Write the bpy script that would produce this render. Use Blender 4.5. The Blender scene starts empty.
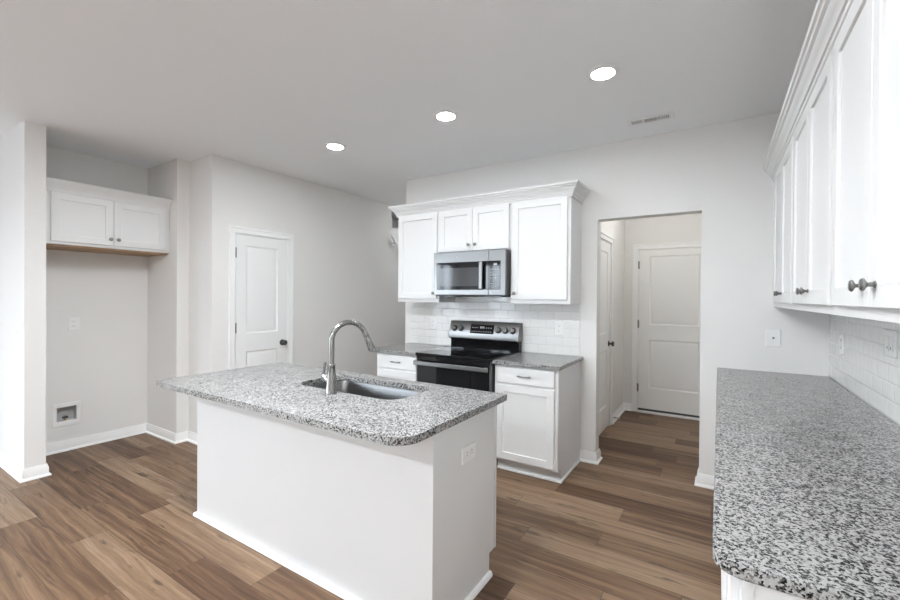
import bpy, bmesh, math, random
from mathutils import Vector, Matrix
random.seed(7)
PI = math.pi
SC = bpy.context.scene
C = SC.collection

# ------------------------------------------------------------------ camera
cam_d = bpy.data.cameras.new('camera'); cam = bpy.data.objects.new('camera', cam_d); C.objects.link(cam)
cam_d.sensor_width = 36.0; cam_d.lens = 420.75 / 900 * 36.0; cam_d.clip_start = 0.02; cam_d.clip_end = 200
yaw, pitch, roll = .56824, -.0063006, .0071631
fwd = Vector((-math.sin(yaw)*math.cos(pitch), math.cos(yaw)*math.cos(pitch), math.sin(pitch)))
rgt = Vector((math.cos(yaw), math.sin(yaw), 0)); upv = rgt.cross(fwd)
r2 = rgt*math.cos(roll) + upv*math.sin(roll); u2 = -rgt*math.sin(roll) + upv*math.cos(roll)
mw = Matrix((r2, u2, -fwd)).transposed().to_4x4(); mw.translation = (0, 0, 1.425)
cam.matrix_world = mw
SC.camera = cam

# ------------------------------------------------------------------ world, exposure
SKY = 10.0
LAMP = 98.0      # lamps over the cooking side
LAMP_FILL = 385.0     # added unseen lamps above and behind the camera, to brighten the room
SC.view_settings.view_transform = 'Standard'; SC.view_settings.look = 'None'
SC.view_settings.exposure = 1.16; SC.view_settings.gamma = 1.0; SC.view_settings.use_curve_mapping = False
W = bpy.data.worlds.new('sky'); SC.world = W; W.use_nodes = True
# dim sky above; unseen ground below made brighter to light the ceiling
wt = W.node_tree; geo = wt.nodes.new('ShaderNodeNewGeometry'); sep = wt.nodes.new('ShaderNodeSeparateXYZ')
wt.links.new(geo.outputs['Normal'], sep.inputs[0])
wr = wt.nodes.new('ShaderNodeValToRGB'); ma = wt.nodes.new('ShaderNodeMath'); ma.operation = 'MULTIPLY_ADD'; ma.inputs[1].default_value = .5; ma.inputs[2].default_value = .5
wt.links.new(sep.outputs[2], ma.inputs[0]); wt.links.new(ma.outputs[0], wr.inputs[0])
wr.color_ramp.elements[0].position = .48; wr.color_ramp.elements[0].color = (.80, .90, 1.0, 1)
wr.color_ramp.elements[1].position = .52; wr.color_ramp.elements[1].color = (.18, .215, .25, 1)
wt.links.new(wr.outputs[0], wt.nodes['Background'].inputs[0])
wt.nodes['Background'].inputs[1].default_value = SKY
cy = SC.cycles
cy.use_denoising = True; cy.max_bounces = 14; cy.diffuse_bounces = 10; cy.glossy_bounces = 5
cy.sample_clamp_indirect = 8.0; cy.caustics_reflective = False; cy.caustics_refractive = False

H = 2.743; D = 3.74; XR = .633; XL = -3.98; CT = .914

# window openings (daylight); portals only guide the sampling of the sky through them
WB, WS = -3.6, -6.3
WIN_BACK = [(-5.6, -4.9, .05, 2.35)]      # x0,x1,z0,z1 at y=WB
WIN_SIDE = [(-3.4, -2.35, .30, 2.35), (-2.15, -1.1, .30, 2.35)]                                # y0,y1,z0,z1 at x=WS
def portal(name, loc, rot, sx, sy):
    l = bpy.data.lights.new(name, 'AREA'); l.shape = 'RECTANGLE'; l.size = sx; l.size_y = sy
    l.cycles.is_portal = True
    o = bpy.data.objects.new(name, l); C.objects.link(o); o.location = loc; o.rotation_euler = rot
for (x0, x1, z0, z1) in WIN_BACK:
    portal('window_daylight', ((x0+x1)/2, WB-.1, (z0+z1)/2), (PI/2, 0, 0), x1-x0, z1-z0)
for (y0, y1, z0, z1) in WIN_SIDE:
    portal('window_daylight', (WS-.1, (y0+y1)/2, (z0+z1)/2), (PI/2, 0, -PI/2), y1-y0, z1-z0)

# ------------------------------------------------------------------ node helpers
class NT:
    def __init__(s, name):
        s.m = bpy.data.materials.new(name); s.m.use_nodes = True; s.t = s.m.node_tree
        s.b = s.t.nodes['Principled BSDF']
    def n(s, typ, **kw):
        nd = s.t.nodes.new(typ)
        for k, v in kw.items(): setattr(nd, k, v)
        return nd
    def set(s, sock, v):
        if isinstance(v, bpy.types.NodeSocket): s.t.links.new(v, sock)
        elif isinstance(v, bpy.types.Node): s.t.links.new(v.outputs[0], sock)
        else: sock.default_value = v
    def math(s, op, a, b=None, c=None, clamp=False):
        nd = s.n('ShaderNodeMath', operation=op, use_clamp=clamp)
        for i, v in enumerate((a, b, c)):
            if v is not None: s.set(nd.inputs[i], v)
        return nd.outputs[0]
    def ramp(s, f, stops, interp='LINEAR'):
        nd = s.n('ShaderNodeValToRGB'); cr = nd.color_ramp; cr.interpolation = interp
        while len(cr.elements) < len(stops): cr.elements.new(.5)
        for e, (p, c) in zip(cr.elements, stops):
            e.position = p; e.color = (c, c, c, 1) if isinstance(c, (int, float)) else (*c, 1)
        s.set(nd.inputs[0], f); return nd.outputs[0]
    def mix(s, f, a, b, blend='MIX'):
        nd = s.n('ShaderNodeMix', data_type='RGBA', blend_type=blend)
        s.set(nd.inputs[0], f)
        for i, v in ((6, a), (7, b)):
            s.set(nd.inputs[i], (*v, 1) if isinstance(v, tuple) and len(v) == 3 else v)
        return nd.outputs[2]
    def pos(s): return s.n('ShaderNodeNewGeometry').outputs['Position']
    def xyz(s, v):
        nd = s.n('ShaderNodeSeparateXYZ'); s.set(nd.inputs[0], v); return nd.outputs
    def comb(s, x, y, z):
        nd = s.n('ShaderNodeCombineXYZ')
        for i, v in enumerate((x, y, z)): s.set(nd.inputs[i], v)
        return nd.outputs[0]
    def noise(s, v, scale, detail=2, rough=.5):
        nd = s.n('ShaderNodeTexNoise'); s.set(nd.inputs['Vector'], v)
        nd.inputs['Scale'].default_value = scale; nd.inputs['Detail'].default_value = detail; nd.inputs['Roughness'].default_value = rough
        return nd.outputs
    def bump(s, h, strength, dist=.01):
        nd = s.n('ShaderNodeBump'); nd.inputs['Strength'].default_value = strength; nd.inputs['Distance'].default_value = dist
        s.set(nd.inputs['Height'], h); s.t.links.new(nd.outputs[0], s.b.inputs['Normal'])
    def base(s, col=None, rough=None, metal=None, spec=None):
        if col is not None: s.set(s.b.inputs['Base Color'], (*col, 1) if isinstance(col, tuple) and len(col) == 3 else col)
        if rough is not None: s.set(s.b.inputs['Roughness'], rough)
        if metal is not None: s.b.inputs['Metallic'].default_value = metal
        if spec is not None: s.b.inputs['Specular IOR Level'].default_value = spec

def paint(name, col, rough, bump=.05, scale=260, spec=.4):
    t = NT(name); p = t.pos()
    v = t.noise(p, 3.0, 2)[0]
    t.base(t.mix(t.math('MULTIPLY', v, .06), col, tuple(c*.9 for c in col)), rough, spec=spec)
    if bump: t.bump(t.noise(p, scale, 2)[0], bump, .002)
    return t.m
def plain(name, col, rough, metal=0.0, spec=.5, wob=.0):
    t = NT(name); p = t.pos()
    r = t.math('ADD', rough - .03, t.math('MULTIPLY', t.noise(p, 40, 2)[0], .06))
    t.base(col, r, metal, spec)
    if wob: t.bump(t.noise(p, 8, 1)[0], wob, .01)
    return t.m
def brushed(name, col, rough, axis='x'):
    t = NT(name); x, y, z = t.xyz(t.pos())
    v = t.comb(t.math('MULTIPLY', x, 3.0), t.math('MULTIPLY', y, 3.0), t.math('MULTIPLY', z, 420.0)) if axis == 'x' else t.comb(t.math('MULTIPLY', x, 300.0), t.math('MULTIPLY', y, 300.0), t.math('MULTIPLY', z, 4.0))
    n = t.noise(v, 1.0, 2)[0]
    t.base(t.mix(n, tuple(c*.88 for c in col), col), t.math('ADD', rough - .05, t.math('MULTIPLY', n, .12)), 1.0)
    return t.m
def glow(name, strength, tint=(.91, .955, 1.0)):
    t = NT(name); t.base((1, 1, 1), .5); t.b.inputs['Emission Color'].default_value = (*tint, 1)
    t.b.inputs['Emission Strength'].default_value = strength
    return t.m

def granite():
    t = NT('speckled_granite'); p = t.pos()
    off = t.noise(p, 55, 3)[1]
    vm = t.n('ShaderNodeVectorMath', operation='MULTIPLY_ADD'); t.set(vm.inputs[0], off); vm.inputs[1].default_value = (.006, .006, .006); t.set(vm.inputs[2], p)
    va = t.n('ShaderNodeTexVoronoi', feature='F1'); t.set(va.inputs['Vector'], vm.outputs[0]); va.inputs['Scale'].default_value = 235
    vb = t.n('ShaderNodeTexVoronoi', feature='F1'); t.set(vb.inputs['Vector'], vm.outputs[0]); vb.inputs['Scale'].default_value = 140
    ra = t.xyz(va.outputs['Color'])[0]; rb = t.xyz(vb.outputs['Color'])[1]
    dens = t.noise(p, 16, 3)[0]
    f = t.math('ADD', t.math('ADD', t.math('MULTIPLY', ra, .62), t.math('MULTIPLY', rb, .38)), t.math('MULTIPLY', t.math('SUBTRACT', dens, .5), .35))
    col = t.ramp(f, [(0, (.008, .008, .009)), (.25, (.014, .014, .014)), (.31, (.06, .059, .058)), (.39, (.15, .148, .145)), (.48, (.25, .247, .24)), (.60, (.335, .332, .323)), (1, (.39, .387, .378))])
    t.base(col, .16, spec=.2)
    return t.m

def planks():
    t = NT('oak_plank_floor'); x, y, z = t.xyz(t.pos())
    PW, PL = .182, 1.22
    ry = t.math('DIVIDE', t.math('ADD', y, .06), PW); row = t.math('FLOOR', ry)
    wn = t.n('ShaderNodeTexWhiteNoise', noise_dimensions='1D'); t.set(wn.inputs['W'], row)
    rx = t.math('ADD', t.math('DIVIDE', x, PL), wn.outputs['Value']); colm = t.math('FLOOR', rx)
    w2 = t.n('ShaderNodeTexWhiteNoise', noise_dimensions='2D'); t.set(w2.inputs['Vector'], t.comb(row, colm, 0.0))
    rid = w2.outputs['Value']; rr, rg, rb = t.xyz(w2.outputs['Color'])
    # seams
    fy = t.math('FRACT', ry); fx = t.math('FRACT', rx)
    ey = t.math('MULTIPLY', t.math('MINIMUM', fy, t.math('SUBTRACT', 1.0, fy)), PW)
    ex = t.math('MULTIPLY', t.math('MINIMUM', fx, t.math('SUBTRACT', 1.0, fx)), PL)
    e = t.math('MINIMUM', ey, ex)
    seam = t.ramp(t.math('DIVIDE', e, .0024), [(0, 0.0), (1, 1.0)])
    # grain, shifted for every plank
    gx = t.math('ADD', t.math('MULTIPLY', x, 1.0), t.math('MULTIPLY', rr, 37.0))
    gy = t.math('ADD', y, t.math('MULTIPLY', rg, 19.0))
    wavy = t.math('MULTIPLY', t.math('SUBTRACT', t.noise(t.comb(t.math('MULTIPLY', gx, 1.6), t.math('MULTIPLY', gy, 6.0), 0.0), 1.0, 2)[0], .5), .065)
    gyw = t.math('ADD', gy, wavy)
    g1 = t.noise(t.comb(t.math('MULTIPLY', gx, .9), t.math('MULTIPLY', gyw, 30.0), rb), 1.0, 6, .70)[0]
    g2 = t.noise(t.comb(t.math('MULTIPLY', gx, 4.0), t.math('MULTIPLY', gyw, 130.0), rb), 1.0, 3, .6)[0]
    # dark knots / cracks
    kn = t.noise(t.comb(t.math('MULTIPLY', gx, 4.5), t.math('MULTIPLY', gyw, 30.0), t.math('ADD', rb, 4.0)), 1.0, 3, .55)[0]
    knot = t.ramp(kn, [(.61, 0.0), (.72, 1.0)])
    tone = t.math('ADD', t.math('MULTIPLY', rid, .40), t.math('ADD', -.27, t.math('MULTIPLY', g1, 1.17)))
    col = t.ramp(tone, [(.20, (.050, .022, .010)), (.38, (.110, .057, .029)), (.55, (.195, .114, .062)), (.80, (.33, .222, .138))])
    grey = t.mix(t.math('MULTIPLY', rr, .22), col, (.185, .142, .108))
    c2 = t.mix(t.math('MULTIPLY', t.math('SUBTRACT', g2, .33), .85, clamp=True), grey, (.075, .047, .03))
    c3 = t.mix(t.math('MULTIPLY', knot, .75), c2, (.045, .028, .018))
    c4 = t.mix(seam, (.06, .035, .022), c3)
    t.base(c4, t.math('ADD', .40, t.math('MULTIPLY', g2, .16)), spec=.35)
    hgt = t.math('ADD', t.math('MULTIPLY', seam, .8), t.math('MULTIPLY', g2, .12))
    t.bump(hgt, .22, .003)
    return t.m

def tile(name, along):
    t = NT(name); x, y, z = t.xyz(t.pos())
    u = x if along == 'x' else y
    TW, TH = .1535, .0772
    rz = t.math('DIVIDE', t.math('SUBTRACT', z, .916), TH); row = t.math('FLOOR', rz)
    ru = t.math('ADD', t.math('DIVIDE', t.math('ADD', u, .03), TW), t.math('MULTIPLY', t.math('FLOORED_MODULO', row, 2.0), .5)); col = t.math('FLOOR', ru)
    w2 = t.n('ShaderNodeTexWhiteNoise', noise_dimensions='2D'); t.set(w2.inputs['Vector'], t.comb(row, col, 0.0))
    a, b, c = t.xyz(w2.outputs['Color'])
    fz = t.math('FRACT', rz); fu = t.math('FRACT', ru)
    ez = t.math('MULTIPLY', t.math('MINIMUM', fz, t.math('SUBTRACT', 1.0, fz)), TH)
    eu = t.math('MULTIPLY', t.math('MINIMUM', fu, t.math('SUBTRACT', 1.0, fu)), TW)
    e = t.math('MINIMUM', ez, eu)
    g = t.ramp(t.math('DIVIDE', e, .0024), [(.45, 0.0), (.75, 1.0)])
    pill = t.ramp(t.math('DIVIDE', e, .010), [(0, 0.0), (.35, .75), (1, 1.0)])
    t.base(t.mix(g, (.56, .555, .54), (.78, .775, .76)), t.math('SUBTRACT', .55, t.math('MULTIPLY', g, .47)), spec=.5)
    # each tile sits at a slightly different tilt
    tilt = t.math('ADD', t.math('MULTIPLY', t.math('SUBTRACT', a, .5), t.math('MULTIPLY', fu, 1.2)), t.math('MULTIPLY', t.math('SUBTRACT', b, .5), t.math('MULTIPLY', fz, .8)))
    wob = t.noise(t.comb(t.math('MULTIPLY', u, 14.0), t.math('MULTIPLY', z, 18.0), c), 1.0, 1)[0]
    t.bump(t.math('ADD', t.math('ADD', t.math('MULTIPLY', pill, 1.0), t.math('MULTIPLY', tilt, 1.0)), t.math('MULTIPLY', wob, 1.1)), .45, .003)
    return t.m

M = dict(
    wall=paint('wall_paint', (.745,.735,.718), .75, .06),
    ceil=paint('ceiling_paint', (.875, .89, .905), .85, .10, 180),
    trim=paint('trim_paint', (.84, .84, .835), .35, 0),
    cab=paint('cabinet_paint', (.71, .71, .705), .32, 0),
    door=paint('door_paint', (.80, .80, .79), .4, .02, 300),
    plate=plain('white_plastic', (.80, .80, .79), .35),
    slot=plain('dark_slot', (.06, .06, .06), .5),
    nickel=brushed('brushed_nickel', (.33, .327, .315), .26, 'z'),
    pewter=plain('dark_pewter', (.30, .295, .29), .30, 1.0),
    bronze=plain('dark_bronze', (.11, .108, .105), .28, 1.0),
    hinge=plain('hinge_metal', (.30, .295, .29), .38, 1.0),
    steel=brushed('stainless_steel', (.26, .26, .257), .30),
    sink=brushed('sink_steel', (.20, .20, .20), .28),
    dark=plain('charcoal_enamel', (.045, .045, .047), .35),
    black=plain('black_glass', (.008, .008, .009), .05, 0, .3),
    window_glass=plain('smoked_glass', (.05, .05, .052), .08, 0, .35),
    mark=plain('pale_print', (.42, .42, .42), .5),
    ring=plain('burner_print', (.10, .10, .105), .2),
    raw=None, vent_dark=plain('duct_shadow', (.03, .03, .03), .7),
    brass=plain('brass', (.55, .40, .18), .35, 1.0),
    glow=glow('lamp_lens', LAMP), glow_fill=glow('lamp_lens_fill', LAMP_FILL),
    glow_soft=glow('fill_lamp_shade', 16.0, (.95, .94, .92)), glow_dim=glow('fill_lamp_shade_dim', 10.0),
    granite=granite(), floor=planks(), tile_x=tile('glossy_subway_tile', 'x'), tile_y=tile('glossy_subway_tile_side', 'y'),
)
def rawwood():
    t = NT('raw_plywood'); x, y, z = t.xyz(t.pos())
    n = t.noise(t.comb(t.math('MULTIPLY', x, 30.0), t.math('MULTIPLY', y, 2.0), z), 1.0, 3)[0]
    t.base(t.ramp(n, [(.3, (.26, .16, .085)), (.7, (.42, .28, .16))]), .6); return t.m
M['raw'] = rawwood()
def glassmat():
    t = NT('window_pane'); t.base((1, 1, 1), 0.0); t.b.inputs['Transmission Weight'].default_value = 1.0; t.b.inputs['IOR'].default_value = 1.02
    return t.m
M['pane'] = glassmat()

# ------------------------------------------------------------------ mesh helpers
def bx(bm, x0, x1, y0, y1, z0, z1):
    if x0 > x1: x0, x1 = x1, x0
    if y0 > y1: y0, y1 = y1, y0
    if z0 > z1: z0, z1 = z1, z0
    v = [bm.verts.new(p) for p in ((x0,y0,z0),(x1,y0,z0),(x1,y1,z0),(x0,y1,z0),(x0,y0,z1),(x1,y0,z1),(x1,y1,z1),(x0,y1,z1))]
    for f in ((3,2,1,0),(4,5,6,7),(0,1,5,4),(1,2,6,5),(2,3,7,6),(3,0,4,7)): bm.faces.new([v[i] for i in f])
    return bm
def nb(): return bmesh.new()
def box(*a): return bx(nb(), *a)
def pm(plane, a, b, c):   # plane coords (a,b) + depth c -> xyz
    return {'xy': (a, b, c), 'xz': (a, c, b), 'yz': (c, a, b)}[plane]
def prism(bm, loops, c0, c1, plane='xy'):
    """outer loop (+ holes) extruded between c0 and c1"""
    rows = []
    for c in (c0, c1):
        es = []; vr = []
        for lp in loops:
            vs = [bm.verts.new(pm(plane, a, b, c)) for a, b in lp]; vr.append(vs)
            es += [bm.edges.new((vs[i], vs[(i+1) % len(vs)])) for i in range(len(vs))]
        if len(loops) == 1: bm.faces.new(vr[0])
        else: bmesh.ops.triangle_fill(bm, use_beauty=True, use_dissolve=False, edges=es)
        rows.append(vr)
    for l0, l1 in zip(*rows):
        n = len(l0)
        for i in range(n): bm.faces.new((l0[i], l0[(i+1) % n], l1[(i+1) % n], l1[i]))
    bmesh.ops.recalc_face_normals(bm, faces=bm.faces[:])
    return bm
def rect(x0, x1, y0, y1): return [(x0,y0),(x1,y0),(x1,y1),(x0,y1)]
def rrect(x0, x1, y0, y1, r, seg=8):
    """r = radius or (r at x0y0, x1y0, x1y1, x0y1)"""
    if not isinstance(r, (tuple, list)): r = (r,)*4
    out = []
    for (cx, cyy, sx, sy, a0), rr in zip(((x0,y0,1,1,PI),(x1,y0,-1,1,1.5*PI),(x1,y1,-1,-1,0),(x0,y1,1,-1,.5*PI)), r):
        if rr <= 0: out.append((cx, cyy)); continue
        for k in range(seg+1):
            a = a0 + k/seg*PI/2
            out.append((cx + sx*rr + rr*math.cos(a), cyy + sy*rr + rr*math.sin(a)))
    return out
def frame_of(axis):
    a = Vector(axis).normalized(); u = a.orthogonal().normalized(); return a, u, a.cross(u)
def lathe(bm, prof, o, axis=(0,0,1), seg=24):
    """prof = [(radius, distance along axis)]"""
    a, u, v = frame_of(axis); o = Vector(o); rings = []
    for r, t in prof:
        if r < 1e-6: rings.append([bm.verts.new(o + a*t)])
        else: rings.append([bm.verts.new(o + a*t + (u*math.cos(2*PI*k/seg) + v*math.sin(2*PI*k/seg))*r) for k in range(seg)])
    for p, q in zip(rings, rings[1:]):
        for k in range(seg):
            k2 = (k+1) % seg
            if len(p) == 1 and len(q) == 1: continue
            f = (p[0], q[k2], q[k]) if len(p) == 1 else (p[k], p[k2], q[0]) if len(q) == 1 else (p[k], p[k2], q[k2], q[k])
            bm.faces.new(f).smooth = True
    for r in (rings[0], rings[-1]):
        if len(r) > 1: bm.faces.new(r)
    bmesh.ops.recalc_face_normals(bm, faces=bm.faces[:])
    return bm
def tube(bm, pts, rad, seg=14):
    pts = [Vector(p) for p in pts]; n = len(pts)
    rad = rad if isinstance(rad, (list, tuple)) else [rad]*n
    tan = [(pts[min(i+1, n-1)] - pts[max(i-1, 0)]).normalized() for i in range(n)]
    u = tan[0].orthogonal().normalized(); rings = []
    for i in range(n):
        u = (u - tan[i]*u.dot(tan[i])).normalized(); v = tan[i].cross(u)
        rings.append([bm.verts.new(pts[i] + (u*math.cos(2*PI*k/seg) + v*math.sin(2*PI*k/seg))*rad[i]) for k in range(seg)])
    for p, q in zip(rings, rings[1:]):
        for k in range(seg): bm.faces.new((p[k], p[(k+1) % seg], q[(k+1) % seg], q[k])).smooth = True
    bm.faces.new(rings[0]); bm.faces.new(rings[-1])
    bmesh.ops.recalc_face_normals(bm, faces=bm.faces[:])
    return bm
def rings_face(bm, x0, x1, z0, z1, y, prof, back=None):
    """concentric rectangles on a face looking to -y: prof = [(inset, depth)], the last one filled; back = y of a closing back face"""
    loops = []
    for ins, dep in prof:
        loops.append([bm.verts.new(p) for p in ((x0+ins, y+dep, z0+ins), (x1-ins, y+dep, z0+ins), (x1-ins, y+dep, z1-ins), (x0+ins, y+dep, z1-ins))])
    for p, q in zip(loops, loops[1:]):
        for k in range(4): bm.faces.new((p[k], p[(k+1) % 4], q[(k+1) % 4], q[k]))
    bm.faces.new(loops[-1])
    if back is not None:
        b = [bm.verts.new(p) for p in ((x0, back, z0), (x1, back, z0), (x1, back, z1), (x0, back, z1))]
        for k in range(4): bm.faces.new((b[k], b[(k+1) % 4], loops[0][(k+1) % 4], loops[0][k]))
        bm.faces.new(b[::-1])
    bmesh.ops.recalc_face_normals(bm, faces=bm.faces[:])
    return bm
def sweep(bm, path, prof):
    """moulding: prof = closed [(out, z)] swept along a plan path; out is to the right of travel"""
    n = len(path); P = [Vector(p) for p in path]
    rn = lambda d: Vector((d.y, -d.x))
    rows = []
    for i in range(n):
        ds = []
        if i > 0: ds.append((P[i]-P[i-1]).normalized())
        if i < n-1: ds.append((P[i+1]-P[i]).normalized())
        if len(ds) == 2:
            a, b = rn(ds[0]), rn(ds[1]); m = (a+b); m = m/ (1 + a.dot(b))
        else: m = rn(ds[0])
        rows.append([bm.verts.new((P[i].x + m.x*o, P[i].y + m.y*o, z)) for o, z in prof])
    k = len(prof)
    for p, q in zip(rows, rows[1:]):
        for j in range(k): bm.faces.new((p[j], p[(j+1) % k], q[(j+1) % k], q[j]))
    bm.faces.new(rows[0]); bm.faces.new(rows[-1])
    bmesh.ops.recalc_face_normals(bm, faces=bm.faces[:])
    return bm

def obj(name, bm, mat, parent=None, bevel=0, seg=2, label=None):
    me = bpy.data.meshes.new(name); bm.to_mesh(me); bm.free()
    o = bpy.data.objects.new(name, me); C.objects.link(o)
    me.materials.append(M[mat] if isinstance(mat, str) else mat)
    if parent: o.parent = parent
    if bevel:
        md = o.modifiers.new('bevel', 'BEVEL'); md.width = bevel; md.segments = seg; md.limit_method = 'ANGLE'; md.angle_limit = math.radians(40)
    try: me.set_sharp_from_angle(angle=math.radians(42))
    except Exception: pass
    if label: o['label'] = label
    return o
def thing(name, label, cat, loc=(0,0,0), rot=0, group=None):
    o = bpy.data.objects.new(name, None); C.objects.link(o); o.empty_display_size = .1
    o.location = loc; o.rotation_euler = (0, 0, rot); return tag(o, label, cat, group)
def tag(o, label, cat, group=None):
    o['label'] = label; o['category'] = cat
    if group: o['group'] = group
    return o
def struct(name, bm, mat, bevel=0, label=None):
    o = obj(name, bm, mat, None, bevel); o['kind'] = 'structure'
    if label: o['label'] = label
    return o
R90 = PI/2

# ------------------------------------------------------------------ the setting
struct('floor', box(-6.5, .80, -3.8, 6.2, -.08, 0), 'floor', label='brown wood plank floor')
struct('ceiling', box(-6.5, .80, -3.8, 6.2, H, H+.1), 'ceil', label='flat white ceiling')
struct('wall_range', prism(nb(), [[(-2.985,0),(-.885,0),(-.885,2.103),(-.115,2.103),(-.115,0),(.633,0),(.633,H),(-2.985,H)]], D, D+.12, 'xz'), 'wall', label='wall with the open doorway behind the range')
struct('wall_right', box(XR, XR+.12, WB, D+.12, 0, H), 'wall', label='wall behind the right hand cabinets')
DA = (2.325, 2.935, 2.045)    # closet door on the left wall: y0, y1, top
struct('wall_left', prism(nb(), [[(2.11,0),(DA[0],0),(DA[0],DA[2]),(DA[1],DA[2]),(DA[1],0),(6.0,0),(6.0,H),(2.11,H)], rect(4.66,5.6,2.43,2.70)], XL-.12, XL, 'yz'), 'wall', label='grey wall with the closet door')
struct('wall_alcove_back', prism(nb(), [rect(1.078, 2.0, 0, H), rect(1.285, 1.425, .272, .402)], -5.14, -5.02, 'yz'), 'wall', label='back wall of the refrigerator alcove')
struct('wall_alcove_side', prism(nb(), [[(-5.14,2.0),(-4.40,2.0),(-4.40,2.11),(XL-.12,2.11),(XL-.12,2.23),(-5.14,2.23)]], 0, H, 'xy'), 'wall', label='side wall of the refrigerator alcove')
struct('wall_stub', box(WS, -4.452, .955, 1.078, 0, H), 'wall', label='end of the white wall at the left of the alcove')
struct('wall_back', prism(nb(), [rect(WS, XR+.12, 0, H)] + [rect(a, b, c, d) for a, b, c, d in WIN_BACK], WB-.12, WB, 'xz'), 'wall')
struct('wall_side', prism(nb(), [rect(WB-.12, 1.078, 0, H)] + [rect(a, b, c, d) for a, b, c, d in WIN_SIDE], WS-.12, WS, 'yz'), 'wall')
# hall behind the doorway
HX, HY = -1.02, 5.75
DB = (4.29, 4.94, 2.045)      # hall side door
DC = (-.865, -.045, 2.045)    # hall end door
struct('wall_hall_left', prism(nb(), [[(D+.12,0),(DB[0],0),(DB[0],DB[2]),(DB[1],DB[2]),(DB[1],0),(HY,0),(HY,H),(D+.12,H)]], HX-.12, HX, 'yz'), 'wall', label='left wall of the hall beyond the doorway')
struct('wall_hall_end', prism(nb(), [[(HX-.12,0),(DC[0],0),(DC[0],DC[2]),(DC[1],DC[2]),(DC[1],0),(.22,0),(.22,H),(HX-.12,H)]], HY, HY+.12, 'xz'), 'wall', label='end wall of the hall beyond the doorway')
struct('wall_hall_right', box(.10, .22, D+.12, HY, 0, H), 'wall')
# stair passage to the left of the range wall
struct('wall_passage_right', box(-2.985, -2.865, D+.12, 6.12, 0, H), 'wall')
struct('wall_passage_end', box(-5.14, -2.865, 6.0, 6.12, 0, H), 'wall')
struct('wall_passage_left', box(-4.75, -4.63, 4.66, 6.0, 0, H), 'wall')
struct('wall_passage_near', box(-5.02, XL-.12, 4.54, 4.66, 0, H), 'wall')

struct('wall_closet_back', box(-5.14, -5.02, 2.23, 4.54, 0, H), 'wall')  # unseen, added so no sky light leaks under the closet door
struct('wall_light_block', box(-2.865, .22, 6.0, 6.12, 0, H), 'wall')  # unseen, added to keep sky light out behind the hall doors
BASE = [(0,0),(.028,0),(.028,.006),(.024,.014),(.0145,.019),(.0145,.066),(.010,.078),(.008,.092),(0,.092)]
def baseboard(name, path): return struct(name, sweep(nb(), path, BASE), 'trim', label='white baseboard')
baseboard('baseboard_alcove', [(WS,.955),(-4.452,.955),(-4.452,1.078),(-5.02,1.078),(-5.02,2.0),(-4.40,2.0),(-4.40,2.11),(XL,2.11),(XL,DA[0]-.058)])
baseboard('baseboard_left', [(XL,DA[1]+.058),(XL,6.0)])
baseboard('baseboard_range', [(-1.018,D),(-.885,D),(-.885,D+.12),(HX,D+.12),(HX,DB[0]-.058)])
baseboard('baseboard_right', [(.10,HY),(.10,D+.12),(-.115,D+.12),(-.115,D),(.03,D)])
baseboard('baseboard_hall', [(HX,DB[1]+.058),(HX,HY),(DC[0]-.058,HY)])

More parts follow.
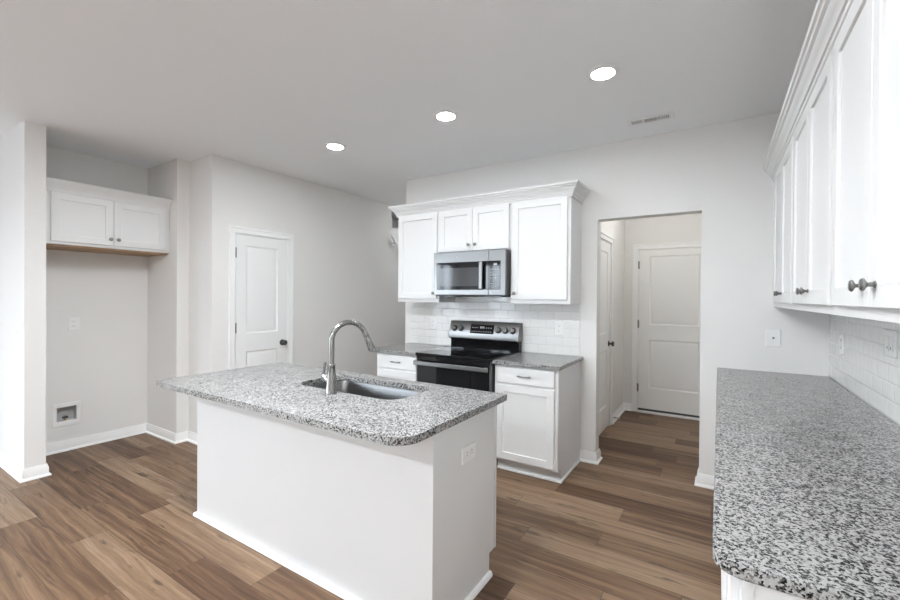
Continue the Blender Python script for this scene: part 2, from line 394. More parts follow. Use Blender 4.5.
# doors -----------------------------------------------------------------
def panel_slab(w, h, zs, stile, t=.035):
    """moulded two panel door, front looking to -y"""
    bm = nb()
    bx(bm, 0, stile, 0, t, 0, h); bx(bm, w-stile, w, 0, t, 0, h)
    edges = [0] + [z for p in zs for z in p] + [h]
    for a, b in zip(edges[0::2], edges[1::2]): bx(bm, stile, w-stile, 0, t, a, b)
    for a, b in zs:
        rings_face(bm, stile, w-stile, a, b, 0, [(0,0),(.006,.007),(.014,.010),(.020,.009),(.040,.004),(.046,.0035)])
    return bm
def knob_bm(bm, o, axis):
    return lathe(bm, [(.032,0),(.032,.004),(.026,.009),(.012,.012),(.011,.030),(.020,.034),(.027,.042),(.028,.052),(.022,.060),(0,.063)], o, axis)
def door_set(idx, loc, rot, w, top, zs, stile, knob_x, hinge_x, label, depth=.12, gap_bottom=.012):
    """w, top = opening; local x along the wall, front to -y"""
    sl = panel_slab(w-.028, top-.012-gap_bottom, zs, stile)
    for v in sl.verts: v.co.x += .014; v.co.z += gap_bottom; v.co.y += .004
    o = obj('door_%d' % idx, sl, 'door'); o['kind'] = 'structure'; o['label'] = label; o.location = loc; o.rotation_euler = (0,0,rot)
    k = knob_bm(nb(), (knob_x, .004, .925), (0,-1,0)); obj('door_knob', k, 'bronze', o, label='dark metal door knob')
    for z in (.26, 1.06, 1.80):
        hb = nb(); lathe(hb, [(.0065,0),(.0065,.09)], (hinge_x, -.005, z), (0,0,1), 10); bx(hb, hinge_x-.012, hinge_x+.012, -.001, .0045, z, z+.09)
        lathe(hb, [(.008,0),(.008,.008)], (hinge_x, -.005, z+.09), (0,0,1), 10)
        obj('hinge', hb, 'hinge', o, label='dark metal hinge')
    jb = nb()
    prism(jb, [[(0,0),(.011,0),(.011,top-.011),(w-.011,top-.011),(w-.011,0),(w,0),(w,top),(0,top)]], .0005, depth, 'xz')
    prism(jb, [[(.010,0),(.03,0),(.03,top-.03),(w-.03,top-.03),(w-.03,0),(w-.010,0),(w-.010,top-.010),(.010,top-.010)]], .040, .055, 'xz')
    cs = nb()
    prism(cs, [[(-.058,0),(.004,0),(.004,top-.004),(w-.004,top-.004),(w-.004,0),(w+.058,0),(w+.058,top+.058),(-.058,top+.058)]], -.012, 0, 'xz')
    prism(cs, [[(-.058,0),(-.040,0),(-.040,top+.040),(w+.040,top+.040),(w+.040,0),(w+.058,0),(w+.058,top+.058),(-.058,top+.058)]], -.018, -.011, 'xz')
    j = obj('trim_%d' % (idx*2), jb, 'trim'); c = obj('trim_%d' % (idx*2+1), cs, 'trim', bevel=.003)
    for q, lb in ((j, 'white door jamb'), (c, 'white door casing')): q['kind'] = 'structure'; q['label'] = lb; q.location = loc; q.rotation_euler = (0,0,rot)
    return o
ZS = [(.24,.855),(1.035,1.915)]
door_set(1, (XL, DA[0], 0), R90, DA[1]-DA[0], DA[2], ZS, .112, DA[1]-DA[0]-.070, .012, 'white two panel closet door on the left wall')
door_set(2, (HX, DB[0], 0), R90, DB[1]-DB[0], DB[2], ZS, .112, DB[1]-DB[0]-.072, .012, 'white two panel door on the left side of the hall')
d3 = door_set(3, (DC[0], HY, 0), 0, DC[1]-DC[0], DC[2], [(.26,.865),(1.05,1.905)], .125, DC[1]-DC[0]-.075, .012, 'white two panel door at the end of the hall', gap_bottom=.05)
obj('door_sweep', box(.016, DC[1]-DC[0]-.016, .012, .030, .0225, .0505), 'slot', d3, label='dark strip painted as shade in the gap under the door')  # dark strip stands in for the shaded gap above the threshold
struct('trim_8', box(DC[0]+.012, DC[1]-.012, HY-.03, HY+.11, 0, .022), 'trim', .004, 'pale door threshold')

# windows in the room behind the camera (they let the daylight in)
def window(idx, loc, rot, w, h):
    fr = nb(); prism(fr, [rect(0,w,0,h), rect(.05,w/2-.025,.05,h-.05), rect(w/2+.025,w-.05,.05,h-.05)], .02, .09, 'xz')
    o = obj('window_%d' % idx, fr, 'trim'); o['kind'] = 'structure'; o.location = loc; o.rotation_euler = (0,0,rot)
for i, (x0, x1, z0, z1) in enumerate(WIN_BACK): window(i+1, (x1, WB, z0), PI, x1-x0, z1-z0)
for i, (y0, y1, z0, z1) in enumerate(WIN_SIDE): window(i+2, (WS, y0, z0), R90, y1-y0, z1-z0)

# ------------------------------------------------------------------ cabinets
SHAKER = [(0,.0025),(.0025,0),(.056,0),(.0575,.0015),(.0585,.0085),(.062,.0090)]
SLAB = [(0,.004),(.004,0),(.012,0)]
def small_knob(parent, x, y, z):
    b = lathe(nb(), [(.009,0),(.009,.002),(.0055,.005),(.005,.014),(.0095,.017),(.0150,.020),(.0155,.0235),(.012,.027),(0,.028)], (x, y, z), (0,-1,0), 20)
    return obj('knob', b, 'pewter', parent, label='dark pewter knob')
def bar_pull(parent, x, y, z, ln=.105, out=.024):
    b = nb(); pts = []
    for k in range(13):
        s = k/12; a = (s-.5)*ln; pts.append((x+a, y - out + out*.42*(2*s-1)**2, z + .0015))
    tube(b, pts, [.0062 - .0022*math.sin(PI*k/12) + (.001 if k in (0,12) else 0) for k in range(13)], 10)
    for s in (-1, 1): lathe(b, [(.007,0),(.0045,.004),(.0045,out*.67)], (x + s*ln*.42, y, z), (0,-1,0), 12)
    return obj('handle', b, 'pewter', parent, label='dark pewter bar pull')
def cab_door(root, x0, x1, z0, z1, yf, knob=None, t=.02):
    o = obj('door', rings_face(nb(), x0, x1, z0, z1, yf-t, SHAKER, yf-.0005), 'cab', root)
    if knob: small_knob(o, knob[0], yf-t, knob[1])
    return o
def upper(label, loc, rot, w, h, d, doors, group=None, name='wall_cabinet'):
    root = thing(name, label, 'cabinet', loc, rot, group)
    b = nb(); st = .038
    # carcass with an open face frame look: box plus frame
    bx(b, 0, w, -d+.019, 0, 0, h)
    obj('carcass', b, 'cab', root)
    fr = nb(); prism(fr, [rect(0,w,0,h)], -d, -d+.0189, 'xz'); obj('face_frame', fr, 'cab', root, .0015, 1)
    for x0, x1, z0, z1, kx in doors: cab_door(root, x0, x1, z0, z1, -d, (kx, z0+.055) if kx is not None else None)
    return root
UZ, UH, UD = 1.375, .915, .305
G = 'white cabinets over the range'
x0 = -2.842
upper('white wall cabinet left of the microwave', (x0, D, UZ), 0, .520, UH, UD, [(.018, .500, .035, .885, .470)], G)
upper('short white two door cabinet above the microwave', (-2.320, D, 1.853), 0, .760, .437, UD, [(.006,.3785,.010,.407,.345),(.3815,.752,.010,.407,.415)], G)
upper('white wall cabinet right of the microwave beside the doorway', (-1.558, D, UZ), 0, .534, UH, UD, [(.020, .510, .035, .885, .050)], G)
CROWN = [(-.002,2.258),(.012,2.258),(.012,2.272),(.018,2.275),(.020,2.288),(.027,2.291),(.029,2.303),(.038,2.314),(.049,2.322),(.051,2.331),(.061,2.335),(.064,2.345),(.072,2.349),(.074,2.366),(-.002,2.366)]
fy = D-UD
tag(obj('crown_moulding', sweep(nb(), [(x0-.001,D),(x0-.001,fy-.001),(-1.023,fy-.001),(-1.023,D)], CROWN), 'cab'), 'white stepped crown moulding on top of the range wall cabinets', 'moulding')

# right wall uppers (local x runs from the far end towards the camera)
UR = .305
ys = [3.600, 2.724, 1.848]
rl = ['white two door wall cabinet farthest from the camera on the right wall',
      'middle white two door wall cabinet on the right wall',
      'white two door wall cabinet nearest the camera on the right wall']
for yy, lb in zip(ys, rl):
    upper(lb, (XR, yy, UZ), -R90, .875, UH, UR, [(.024,.4355,.032,.885,.388),(.4395,.851,.032,.885,.487)], 'white wall cabinets on the right wall')
fl = obj('filler_strip', box(XR-UR, XR-UR+.019, 3.601, D-.001, UZ, UZ+UH), 'cab'); tag(fl, 'narrow white filler strip between the far right wall cabinet and the corner', 'filler')
tag(obj('crown_moulding', sweep(nb(), [(XR-UR-.001,D-.002),(XR-UR-.001,.973),(XR,.973)], CROWN), 'cab'), 'white crown moulding running along the top of the right wall cabinets', 'moulding')

# alcove cabinet above the refrigerator space
AD = .470
alc = upper('white two door cabinet high in the refrigerator alcove', (-5.02, 1.0795, 1.838), R90, .919, .450, AD, [(.046,.4625,.022,.420,.437),(.4655,.880,.022,.420,.494)])
ap = obj('bottom_panel', box(.004, .915, -AD+.022, -.004, -.014, -.0005), 'raw', alc, label='raw brown plywood underside')
CR2 = [(-.002,2.262),(.012,2.262),(.013,2.276),(.022,2.290),(.045,2.322),(.062,2.334),(.066,2.346),(.070,2.352),(-.002,2.352)]
tag(obj('crown_moulding', sweep(nb(), [(-5.02+AD+.001,1.0795),(-5.02+AD+.001,1.9985)], CR2), 'cab'), 'white crown moulding on the refrigerator alcove cabinet', 'moulding')

# base cabinets
def base_cab(label, loc, rot, w, fronts, d=.61, group=None, name='base_cabinet', pull=.024):
    root = thing(name, label, 'cabinet', loc, rot, group)
    b = nb(); prism(b, [[(0,.0),(-d+.075,.0),(-d+.075,.10),(-d+.0195,.10),(-d+.0195,.882),(0,.882)]], 0, w, 'yz')
    obj('carcass', b, 'cab', root)
    fr = nb(); prism(fr, [rect(0,w,.10,.882)], -d, -d+.0192, 'xz'); obj('face_frame', fr, 'cab', root, .0015, 1)
    for kind, x0, x1, z0, z1 in fronts:
        if kind == 'drawer':
            dr = obj('drawer', rings_face(nb(), x0, x1, z0, z1, -d-.02, SLAB, -d-.0005), 'cab', root); bar_pull(dr, (x0+x1)/2, -d-.02, (z0+z1)/2, out=pull)
        else: cab_door(root, x0, x1, z0, z1, -d)
    return root
bl = base_cab('white base cabinet with one drawer left of the range', (-2.852, D-.001, 0), 0, .515, [('drawer',.020,.500,.738,.868),('door',.020,.500,.118,.722)], group='white base cabinets beside the range')
br = base_cab('white base cabinet with drawer and shaker door right of the range', (-1.552, D-.001, 0), 0, .530, [('drawer',.026,.508,.738,.868),('door',.026,.508,.118,.722)], group='white base cabinets beside the range')
# finished end skin, toe board and shoe on the open right end
obj('end_panel', prism(nb(), [[(-.002,0),(-.5345,0),(-.5345,.10),(-.607,.10),(-.607,.880),(-.002,.880)]], .5305, .5345, 'yz'), 'cab', br, .001, 1)
obj('toe_board', box(0, .531, -.545, -.5352, .001, .099), 'cab', br)
sh = nb(); prism(sh, [[(0,-.5455),(.5345,-.5455),(.5345,-.562),(0,-.562)]], 0, .018, 'xy'); bx(sh, .5346, .548, -.562, -.03, 0, .018)
obj('shoe_moulding', sh, 'trim', br, .004)
# right wall base run, its near end finished with a panel
for (y1, y0, lb) in ((3.736, 2.84, 'white base cabinet in the far corner under the right countertop'), (2.838, 1.94, 'middle white base cabinet under the right countertop'), (1.938, 1.04, 'white base cabinet at the near end of the right countertop')):
    w = y1-y0
    rc = base_cab(lb, (XR-.001, y1, 0), -R90, w, [('drawer',.022,w/2-.004,.738,.868),('drawer',w/2+.004,w-.022,.738,.868),('door',.022,w/2-.004,.118,.722),('door',w/2+.004,w-.022,.118,.722)], d=.590, group='white base cabinets under the right countertop', pull=.018)
ep = nb(); rings_face(ep, 0, .585, .0, .882, .0, [(0,.001),(.001,0),(.020,0),(.022,.004),(.03,.004)], .018)
for v in ep.verts: v.co = Vector((v.co.x + (w*0) , v.co.y, v.co.z))
e2 = obj('end_panel', ep, 'cab', rc); e2.rotation_euler = (0, 0, R90); e2.location = (w+.018, -.5885, 0)

# ------------------------------------------------------------------ countertops
def counter(label, loops, z0=.8825, z1=CT, name='countertop'):
    return tag(obj(name, prism(nb(), loops, z0, z1, 'xy'), 'granite', None, .0045, 3), label, 'countertop')
counter('speckled granite countertop left of the range', [rrect(-2.925, -2.333, D-.655, D-.0065, 0)])
counter('speckled granite countertop between the range and the doorway', [rrect(-1.556, -.992, D-.655, D-.0065, (0,.012,.0,0))])
counter('long speckled granite countertop along the right wall', [rrect(-.006, XR-.0065, .985, D-.001, (.055,0,0,0))])
ISX0, ISX1, ISY0, ISY1 = -2.850, -.938, 1.168, 2.042
SKX0, SKX1, SKY0, SKY1 = -2.095, -1.335, 1.585, 1.945
counter('speckled granite island top with a sink cut into it', [rrect(ISX0, ISX1, ISY0, ISY1, (.045,.10,.008,.012)), rrect(SKX0, SKX1, SKY0, SKY1, .095)], name='island_countertop')

# ------------------------------------------------------------------ island
isl = thing('kitchen_island', 'white kitchen island with a plain back panel and granite top', 'island', (0,0,0))
IX0, IX1, IY0, IY1 = -2.838, -.979, 1.415, 2.0
# carcass, hollow so that the sink bowl hangs free inside
cb = nb(); prism(cb, [[(IX0+.012,IY0+.012),(IX1-.006,IY0+.012),(IX1-.006,IY1-.020),(IX0+.012,IY1-.020)], [(IX0+.03,IY0+.03),(IX1-.03,IY0+.03),(IX1-.03,IY1-.0255),(IX0+.03,IY1-.0255)]], .113, .882, 'xy')
obj('carcass', cb, 'cab', isl)
obj('plinth', box(IX0+.012, IX1-.006, IY0+.012, 1.925, .0, .1125), 'cab', isl)
obj('back_panel', box(IX0, IX1, IY0, IY0+.0118, 0, .882), 'cab', isl, .0012, 1)
obj('end_panel', prism(nb(), [[(IY0+.012,0),(1.927,0),(1.927,.113),(1.979,.113),(1.979,.882),(IY0+.012,.882)]], IX1-.0058, IX1-.001, 'yz'), 'cab', isl, .0008, 1)
obj('end_panel', box(IX0, IX0+.0118, IY0+.012, 1.979, 0, .882), 'cab', isl)
obj('face_frame', box(IX0, IX1+.001, 1.9805, IY1, .113, .882), 'cab', isl, .002, 2)
b = nb(); sweep(b, [(IX0, 1.92), (IX0, IY0), (IX1, IY0), (IX1, 1.93)], [(0,0),(.017,0),(.017,.012),(.012,.022),(.004,.026),(0,.026)]); obj('shoe_moulding', b, 'trim', isl)
n = 4; ww = (IX1-IX0-.05)/n
for k in range(n):
    a = IX0+.025+k*ww
    d_ = rings_face(nb(), a+.006, a+ww-.006, .13, .722, 0, SHAKER, .0195)
    for v in d_.verts: v.co = Vector((v.co.x, IY1+.020-v.co.y, v.co.z))
    bmesh.ops.recalc_face_normals(d_, faces=d_.faces[:]); obj('door', d_, 'cab', isl)
    d_ = rings_face(nb(), a+.006, a+ww-.006, .738, .868, 0, SLAB, .0195)
    for v in d_.verts: v.co = Vector((v.co.x, IY1+.020-v.co.y, v.co.z))
    bmesh.ops.recalc_face_normals(d_, faces=d_.faces[:]); obj('drawer', d_, 'cab', isl)

# sink
sk = thing('kitchen_sink', 'stainless undermount sink bowl set into the granite island', 'sink', (0,0,0))
b = nb(); rows = []
def ring_at(ins, z, r): return [b.verts.new((x, y, z)) for x, y in rrect(SKX0-.006+ins, SKX1+.006-ins, SKY0-.006+ins, SKY1+.006-ins, r, 8)]
specs = [(-.018,.8815,.11),(0,.8815,.10),(.004,.873,.098),(.010,.74,.092),(.022,.70,.085),(.045,.683,.070),(.10,.678,.05)]
rows = [ring_at(*s) for s in specs]
# outside skin so the bowl has thickness
outer = [ring_at(*s) for s in [(.02,.670,.09),(-.001,.70,.10),(-.010,.76,.11),(-.018,.8800,.11)]]
for p, q in list(zip(rows, rows[1:])) + list(zip(outer, outer[1:])) + [(outer[-1], rows[0])]:
    for k in range(len(p)): b.faces.new((p[k], p[(k+1) % len(p)], q[(k+1) % len(p)], q[k])).smooth = True
b.faces.new(rows[-1]); b.faces.new(outer[0])
bmesh.ops.recalc_face_normals(b, faces=b.faces[:])
obj('bowl', b, 'sink', sk)
obj('drain', lathe(nb(), [(.055,0),(.055,.003),(.045,.0035),(.040,.001),(.012,.001),(.010,.006),(0,.007)], ((SKX0+SKX1)/2, 1.80, .6782)), 'nickel', sk)

# faucet
fx, fyy = -1.714, 1.530
fc = thing('kitchen_faucet', 'brushed nickel gooseneck faucet standing on the island', 'faucet', (fx, fyy, CT))
obj('base', lathe(nb(), [(.0315,0),(.0315,.006),(.029,.012),(.0265,.05),(.0225,.10),(.0195,.140),(.021,.143),(.021,.152),(.017,.156)], (0,0,.0003), seg=32), 'nickel', fc)
dirv = Vector((.38, .925, 0)).normalized()
pts = [Vector((0,0,.15)), Vector((0,0,.20)), Vector((0,0,.25)), Vector((0,0,.276))]
Rr = .097
for k in range(1, 17):
    a = PI - k/16*math.radians(160)
    pts.append(dirv*(Rr + Rr*math.cos(a)) + Vector((0,0,.276 + Rr*math.sin(a))))
obj('spout', tube(nb(), pts, .0145, 18), 'nickel', fc)
e0 = pts[-1]; td = (pts[-1]-pts[-2]).normalized()
obj('spray_head', lathe(nb(), [(.0148,-.002),(.0162,.004),(.0162,.012),(.0150,.016),(.0150,.018),(.0168,.020),(.0172,.05),(.0198,.090),(.0198,.099),(.017,.102),(.0,.101)], e0, td, 24), 'nickel', fc)
hb = nb(); tube(hb, [(-.010,0,.050),(-.032,0,.068),(-.060,-.004,.088)], [.0125,.0125,.0135], 14)
hv = obj('handle', hb, 'nickel', fc)
hb = nb(); tube(hb, [(-.056,-.004,.084),(-.057,-.004,.10),(-.052,-.004,.13),(-.044,-.004,.160)], [.0075,.0068,.0070,.0085], 12)
obj('lever', hb, 'nickel', hv)

# ------------------------------------------------------------------ range
rg = thing('kitchen_range', 'stainless and black electric range between the granite counters', 'range', (-2.327, D-.012, 0))
RW = .764
obj('body', box(.003, RW-.003, -.618, -.002, .03, .899), 'dark', rg, .003, 1)
obj('cooktop', box(0, RW, -.664, -.072, .9, .921), 'black', rg, .006, 3)
ct_ = rg.children[-1] if rg.children else None
cook = [o for o in C.objects if o.name.startswith('cooktop')][-1]
for (cx, cyy, r) in ((.20,-.50,.115),(.57,-.50,.095),(.20,-.23,.085),(.57,-.23,.115),(.385,-.20,.06)):
    b = nb(); prism(b, [[(cx+r*math.cos(2*PI*k/40), cyy+r*math.sin(2*PI*k/40)) for k in range(40)], [(cx+(r-.004)*math.cos(2*PI*k/40), cyy+(r-.004)*math.sin(2*PI*k/40)) for k in range(40)]], .9209, .9213, 'xy')
    obj('burner_ring', b, 'ring', cook)
obj('riser', prism(nb(), [[(-.071,.900),(-.071,.995),(-.085,1.014),(0,1.014),(0,.900)]], .006, RW-.006, 'yz'), 'black', rg, .003, 2)
bz0, bz1, by0, by1 = 1.0145, 1.189, -.108, -.062
bgd = obj('backguard', prism(nb(), [[(by0+.004,bz0),(by0,bz0+.010),(by1,bz1-.008),(by1+.006,bz1),(0,bz1),(0,bz0)]], .0, RW, 'yz'), 'steel', rg, .002, 2, label='stainless control panel with knobs')
sl = Vector((0, by1-by0, (bz1-.008)-(bz0+.010))); sln = sl.normalized(); nrm = Vector((0,-sln.z, sln.y))
def slant(x, t, off=0):  # point on the sloping face, t = 0..1 upwards
    return Vector((x, by0, bz0+.010)) + Vector((0, sl.y*t, sl.z*t)) + nrm*off
def slant_box(bm, xa, xb, ta, tb, o0, o1):
    v = [bm.verts.new(slant(x, t, o)) for o in (o0, o1) for x, t in ((xa,ta),(xb,ta),(xb,tb),(xa,tb))]
    for f in ((3,2,1,0),(4,5,6,7),(0,1,5,4),(1,2,6,5),(2,3,7,6),(3,0,4,7)): bm.faces.new([v[i] for i in f])
    bmesh.ops.recalc_face_normals(bm, faces=bm.faces[:]); return bm
dsp = obj('display', slant_box(nb(), .245, .502, .30, .86, -.001, .002), 'black', rg, label='black glass control display')
for r in range(2):
    for c_ in range(9):
        if 3 <= c_ <= 5 and r == 1: continue
        xa = .262 + c_*.0255; obj('button_mark', slant_box(nb(), xa, xa+.013, .40+r*.24, .44+r*.24, .0015, .0026), 'mark', dsp)
for xa in (.352, .368, .386): obj('clock_digit', slant_box(nb(), xa, xa+.012, .62, .74, .0015, .0026), 'mark', dsp)
for kx in (.060, .134, .552, .626, .702):
    kn = obj('knob', lathe(nb(), [(.020,.015),(.021,.022),(.019,.026),(0,.0275)], slant(kx,.56,.0), nrm, 28), 'steel', bgd)
    kb = nb(); lathe(kb, [(.031,0),(.031,.004),(.027,.008),(.026,.018),(.021,.0205)], slant(kx,.56,.0002), nrm, 28); obj('knob_skirt', kb, 'dark', kn)
    pb = nb(); p0 = slant(kx,.56,.0272); u_ = Vector((1,0,0)); w_ = sln
    vs = [pb.verts.new(p0 + u_*a + w_*c_ + nrm*o) for o in (0,.008) for a, c_ in ((-.0055,-.022),(.0055,-.022),(.0055,.022),(-.0055,.022))]
    for f in ((3,2,1,0),(4,5,6,7),(0,1,5,4),(1,2,6,5),(2,3,7,6),(3,0,4,7)): pb.faces.new([vs[i] for i in f])
    bmesh.ops.recalc_face_normals(pb, faces=pb.faces[:]); obj('knob_grip', pb, 'steel', kn, .002)
od = obj('oven_door', prism(nb(), [rect(.004,RW-.004,.185,.895), rect(.014,RW-.014,.26,.8675)], -.652, -.6185, 'xz'), 'steel', rg, .003, 2)
obj('oven_window', box(.0135, RW-.0135, -.6515, -.621, .2595, .868), 'black', od)
obj('trim_strip', box(.006, RW-.006, -.6535, -.640, .868, .896), 'black', od, .002)
hb = nb(); bx(hb, .004, RW-.004, -.706, -.690, .815, .853); hd = obj('handle', hb, 'steel', od, .006, 3)
for xa in (.03, RW-.06):
    obj('handle_post', box(xa, xa+.03, -.691, -.651, .820, .848), 'steel', hd, .003)
obj('storage_drawer', box(.004, RW-.004, -.652, -.6185, .040, .180), 'steel', rg, .004, 2)
for xa in (.03, RW-.07):
    for ya in (-.57, -.08): obj('foot', lathe(nb(), [(.018,0),(.018,.0305)], (xa+.02, ya, 0)), 'dark', rg)

# ------------------------------------------------------------------ microwave
mwv = thing('microwave_oven', 'stainless microwave hung under the short cabinet above the range', 'microwave', (-2.314, D-.008, 1.437))
MW, MH, MD = .754, .412, .372
obj('body', box(.002, MW-.002, -MD, 0, .004, MH), 'dark', mwv, .003, 1)
obj('underside_vent', box(.05, MW-.05, -MD+.02, -.05, -.006, .004), 'black', mwv)
yF = -MD-.0003
dr = obj('door', prism(nb(), [[(0,.012),(.590,.012),(.590,.060),(.034,.060),(.034,.312),(.590,.312),(.590,MH),(0,MH)]], yF-.028, yF, 'xz'), 'steel', mwv, .003, 2)
obj('glass', box(.033, .5892, yF-.0275, yF-.002, .059, .313), 'black', dr)
obj('window', box(.075, .488, yF-.0283, yF-.026, .092, .262), 'window_glass', dr, label='paler smoked window')
obj('badge', lathe(nb(), [(.011,0),(.011,.0015),(.0,.002)], (.262, yF-.028, .362), (0,-1,0), 24), 'mark', dr)
hb = nb(); bx(hb, .508, .546, yF-.066, yF-.050, .064, .306); hd = obj('handle', hb, 'steel', dr, .006, 3)
for za in (.075, .268): obj('handle_post', box(.517, .537, yF-.051, yF-.027, za, za+.026), 'steel', hd, .002)
cp = obj('control_panel', prism(nb(), [[(.5915,.012),(MW,.012),(MW,MH),(.5915,MH),(.5915,.312),(.706,.312),(.706,.060),(.5915,.060)]], yF-.028, yF, 'xz'), 'steel', mwv, .002, 1)
kp = obj('keypad', box(.5915, .7065, yF-.0275, yF-.002, .059, .313), 'black', mwv, label='black glass keypad')
for r in range(7):
    if r == 2: continue
    for c_ in range(4):
        xa = .610 + c_*.021; za = .082 + r*.0255; obj('button_mark', box(xa, xa+.011, yF-.0282, yF-.027, za, za+.007), 'mark', kp)
obj('clock_display', box(.640, .672, yF-.0282, yF-.027, .274, .292), 'mark', kp)

# ------------------------------------------------------------------ tile backsplashes
b = nb(); prism(b, [[(-2.905,.9145),(-2.345,.9145),(-2.345,.88),(-1.555,.88),(-1.555,.9145),(-1.028,.9145),(-1.028,1.374),(-1.556,1.374),(-1.556,1.435),(-2.322,1.435),(-2.322,1.374),(-2.905,1.374)]], D-.006, D-.0003, 'xz')
tag(obj('tile_backsplash', b, 'tile_x'), 'glossy white subway tile backsplash behind the range', 'backsplash')
tag(obj('tile_backsplash', box(XR-.006, XR-.0003, .98, D-.001, .9145, 1.374), 'tile_y'), 'glossy white subway tile backsplash along the right wall', 'backsplash')

# ------------------------------------------------------------------ outlets and switches
def plate(label, cat, loc, rot, kind='duplex', w=.078, h=.122, name='wall_outlet', horizontal=False, group=None, yaw_only=True):
    r = thing(name, label, cat, loc, rot, group)
    if horizontal: w, h = h, w
    obj('cover_plate', rings_face(nb(), -w/2, w/2, -h/2, h/2, -.006, [(0,.0035),(.0035,.0),(.006,0)], -.0002), 'plate', r)
    def at(a, c): return (c, a) if horizontal else (a, c)
    if kind == 'duplex':
        for s in (-1, 1):
            cx, cz = at(0, s*.0225)
            rc = obj('receptacle', prism(nb(), [rrect(cx-.0165, cx+.0165, cz-.0165, cz+.0165, .010, 5)], -.0078, -.0055, 'xz'), 'plate', r)
            b = nb()
            for dx in (-.0065, .0065):
                a, c_ = at(dx, 0); hx, hz = (.0045,.0013) if horizontal else (.0013,.0045)
                bx(b, cx+a-hx, cx+a+hx, -.0082, -.0074, cz+c_+.003-hz, cz+c_+.003+hz)
            obj('slots', b, 'slot', rc, label='dark slots')
    elif kind == 'toggle':
        obj('toggle', box(-.006, .006, -.016, -.0055, -.004, .014), 'plate', r, .002)
    elif kind == 'jack':
        j = obj('jack', lathe(nb(), [(.0075,0),(.0075,.004),(.005,.005)], (0,-.0055,0), (0,-1,0), 16), 'hinge', r, label='small grey jack')
    elif kind == 'double':
        for s in (-1, 1):
            rk = obj('rocker', prism(nb(), [rect(s*.023-.0165, s*.023+.0165, -.033, .033)], -.0085, -.0055, 'xz'), 'plate', r, .002)
            b = nb(); bx(b, s*.023-.004, s*.023+.004, -.0089, -.0082, -.024, -.014); obj('slots', b, 'slot', rk, label='dark slots')
    return r
plate('white outlet plate on the tile left of the range', 'outlet', (-2.592, D-.006, 1.140), 0)
plate('white outlet plate on the tile right of the range', 'outlet', (-1.209, D-.006, 1.148), 0)
plate('white plate with a small centre jack between the doorway and the right cabinets', 'wall plate', (.328, D, 1.155), 0, 'jack', .085, .122, 'wall_plate')
plate('white outlet on the right wall tile near the corner', 'outlet', (XR-.006, 3.385, 1.160), -R90)
plate('white double switch plate on the right wall tile under the nearest cabinet', 'switch', (XR-.006, 2.540, 1.240), -R90, 'double', .135, .115, 'switch_plate')
plate('white outlet high on the alcove back wall', 'outlet', (-5.02, 1.404, 1.153), R90)
plate('white switch on the end of the left wall', 'switch', (-4.575, .955, 1.135), 0, 'toggle', .075, .12, 'light_switch')
plate('white sideways outlet on the end panel of the island', 'outlet', (IX1-.001, 1.703, .700), R90, horizontal=True)

# water supply box
wb = thing('water_supply_box', 'white recessed water supply box low on the alcove wall', 'supply box', (-5.02, 1.355, .332), R90)
obj('frame', prism(nb(), [rect(-.100,.100,-.105,.105), rect(-.069,.069,-.064,.068)], -.008, -.0003, 'xz'), 'plate', wb, .003)
b = nb(); ring = [(-.0695,-.0645),(.0695,-.0645),(.0695,.0685),(-.0695,.0685)]
fv = [b.verts.new((x,-.002,z)) for x, z in ring]; bv = [b.verts.new((x,.075,z)) for x, z in ring]
for k in range(4): b.faces.new((fv[k], fv[(k+1) % 4], bv[(k+1) % 4], bv[k]))
b.faces.new(bv); bmesh.ops.recalc_face_normals(b, faces=b.faces[:])
obj('recess', b, plain('box_grey', (.42,.42,.42), .6), wb, label='grey recessed box')
vb = nb(); tube(vb, [(0,.035,-.063),(0,.035,-.020)], .010, 12); tube(vb, [(0,.035,-.022),(0,.005,-.022)], .007, 12)
vv = obj('valve', vb, 'brass', wb, label='brass shutoff valve')
obj('valve_handle', prism(nb(), [rrect(-.03,.012,-.036,-.016,.008,4)], -.006, .006, 'xz'), 'dark', vv, .002)

# ------------------------------------------------------------------ ceiling fixtures
def downlight(x, y, label, lens='glow'):
    r = thing('recessed_light', label, 'ceiling light', (x, y, H), 0, 'recessed ceiling lights in a row')
    obj('trim_ring', lathe(nb(), [(.064,.0005),(.092,.0005),(.092,.003),(.087,.008),(.070,.011),(.064,.010),(.064,.0005)], (0,0,0), (0,0,-1), 40), 'trim', r)
    obj('lens', lathe(nb(), [(.0635,.001),(.0635,.010),(0,.012)], (0,0,0), (0,0,-1), 40), lens, r, label='glowing white lens')
downlight(-2.84, 2.565, 'recessed ceiling light farthest left, above the closet door')
downlight(-1.678, 2.555, 'middle recessed ceiling light of the row of three')
downlight(-.581, 2.550, 'recessed ceiling light nearest the vent')

for ya in (.64, -1.9):  # two rows out of view, added for more even room brightness
    for xa in (-2.2, -1.65, -1.1): downlight(xa, ya, 'unseen recessed ceiling light added to brighten the room', 'glow_fill')
def fill_light(x, y, label, lens):  # unseen lamps added to brighten the hall and the passage
    r = thing('fill_ceiling_light', label, 'ceiling light', (x, y, H))
    obj('canopy', lathe(nb(), [(.16,.0005),(.16,.02),(.15,.026),(.14,.026)], (0,0,0), (0,0,-1), 40), 'nickel', r)
    obj('shade', lathe(nb(), [(.145,.0262),(.142,.045),(.12,.07),(.07,.088),(0,.094)], (0,0,0), (0,0,-1), 40), lens, r)
fill_light(-.45, 4.75, 'unseen ceiling light added to brighten the hall beyond the doorway', 'glow_soft')
fill_light(-3.45, 5.2, 'unseen ceiling light added to brighten the stair passage', 'glow_dim')
vt = thing('ceiling_vent', 'white louvred air vent on the ceiling above the doorway', 'vent', (-.433, 3.392, H))
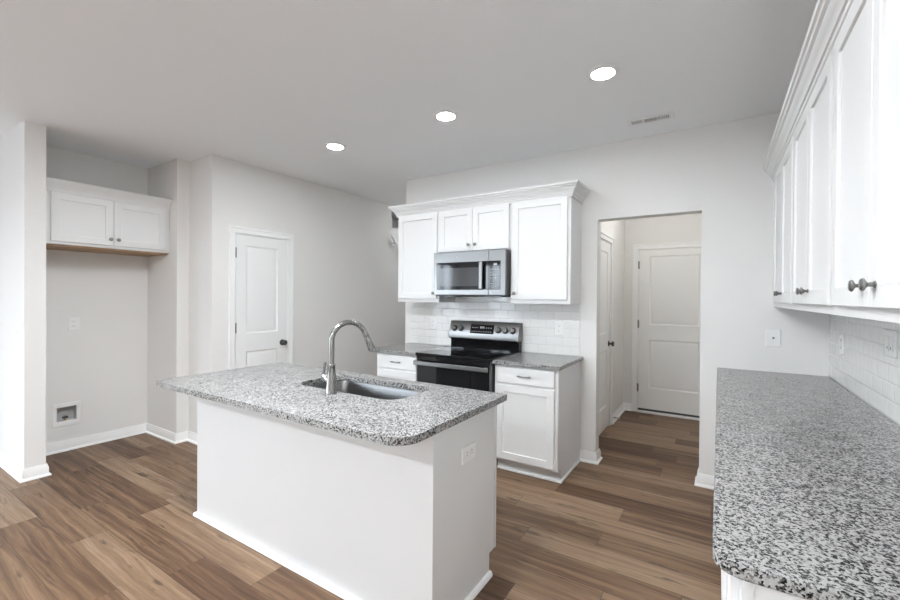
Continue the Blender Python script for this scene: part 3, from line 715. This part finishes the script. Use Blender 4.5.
obj('frame', prism(nb(), [rect(-.155,.155,-.060,.060), rect(-.127,-.052,-.034,.034), rect(-.043,.043,-.034,.034), rect(.052,.127,-.034,.034)], -.008, -.0005, 'xy'), 'trim', vt, .003)
obj('duct_shade', box(-.13, .13, -.037, .037, -.0015, -.0004), 'vent_dark', vt)  # flat dark sheet, shade behind the louvres put into its colour
for k in range(6):
    for xa in (-.122, .058):
        b = nb(); x_ = xa + k*.0125; prism(b, [[(x_,-.0065),(x_+.003,-.0065),(x_+.0075,-.0018),(x_+.0045,-.0018)]], -.034, .034, 'xz'); obj('louvre', b, 'trim', vt)
for k in range(5):
    b = nb(); y_ = -.031 + k*.0125; prism(b, [[(y_,-.0065),(y_+.003,-.0065),(y_+.0075,-.0018),(y_+.0045,-.0018)]], -.043, .043, 'yz'); obj('louvre', b, 'trim', vt)

# stair handrail glimpsed past the left cabinet
hr = thing('stair_handrail', 'white sloping stair handrail glimpsed left of the range cabinets', 'handrail', (XL+.05, 4.60, 2.30))
sv = Vector((0, .745, -.667))
b = nb()
for a0, a1, wx, wz in ((0, 1.6, .016, .021),):
    n_ = Vector((0, .667, .745))
    vs = [b.verts.new(sv*s + Vector((a,0,0)) + n_*c_) for s in (a0, a1) for a, c_ in ((-wx,-wz),(wx,-wz),(wx,wz),(-wx,wz))]
    for f in ((3,2,1,0),(4,5,6,7),(0,1,5,4),(1,2,6,5),(2,3,7,6),(3,0,4,7)): b.faces.new([vs[i] for i in f])
bmesh.ops.recalc_face_normals(b, faces=b.faces[:]); obj('rail', b, 'trim', hr, .008, 3)
obj('bracket', box(-.0495, -.014, .075, .095, -.11, -.085), 'trim', hr)

# spring door stop on the hall baseboard
ds = thing('door_stop', 'small door stop with white tip on the hall baseboard', 'door stop', (HX+.0146, 5.10, .055), 0)
obj('spring', lathe(nb(), [(.009,0),(.009,.004),(.004,.006)] + [(.0045+(.0012 if k % 2 else 0), .008+k*.003) for k in range(16)], (0,0,0), (1,0,0), 12), 'nickel', ds)
obj('tip', lathe(nb(), [(.006,0),(.0075,.003),(.0075,.013),(0,.016)], (.0535,0,0), (1,0,0), 14), 'plate', ds, label='white rubber tip')
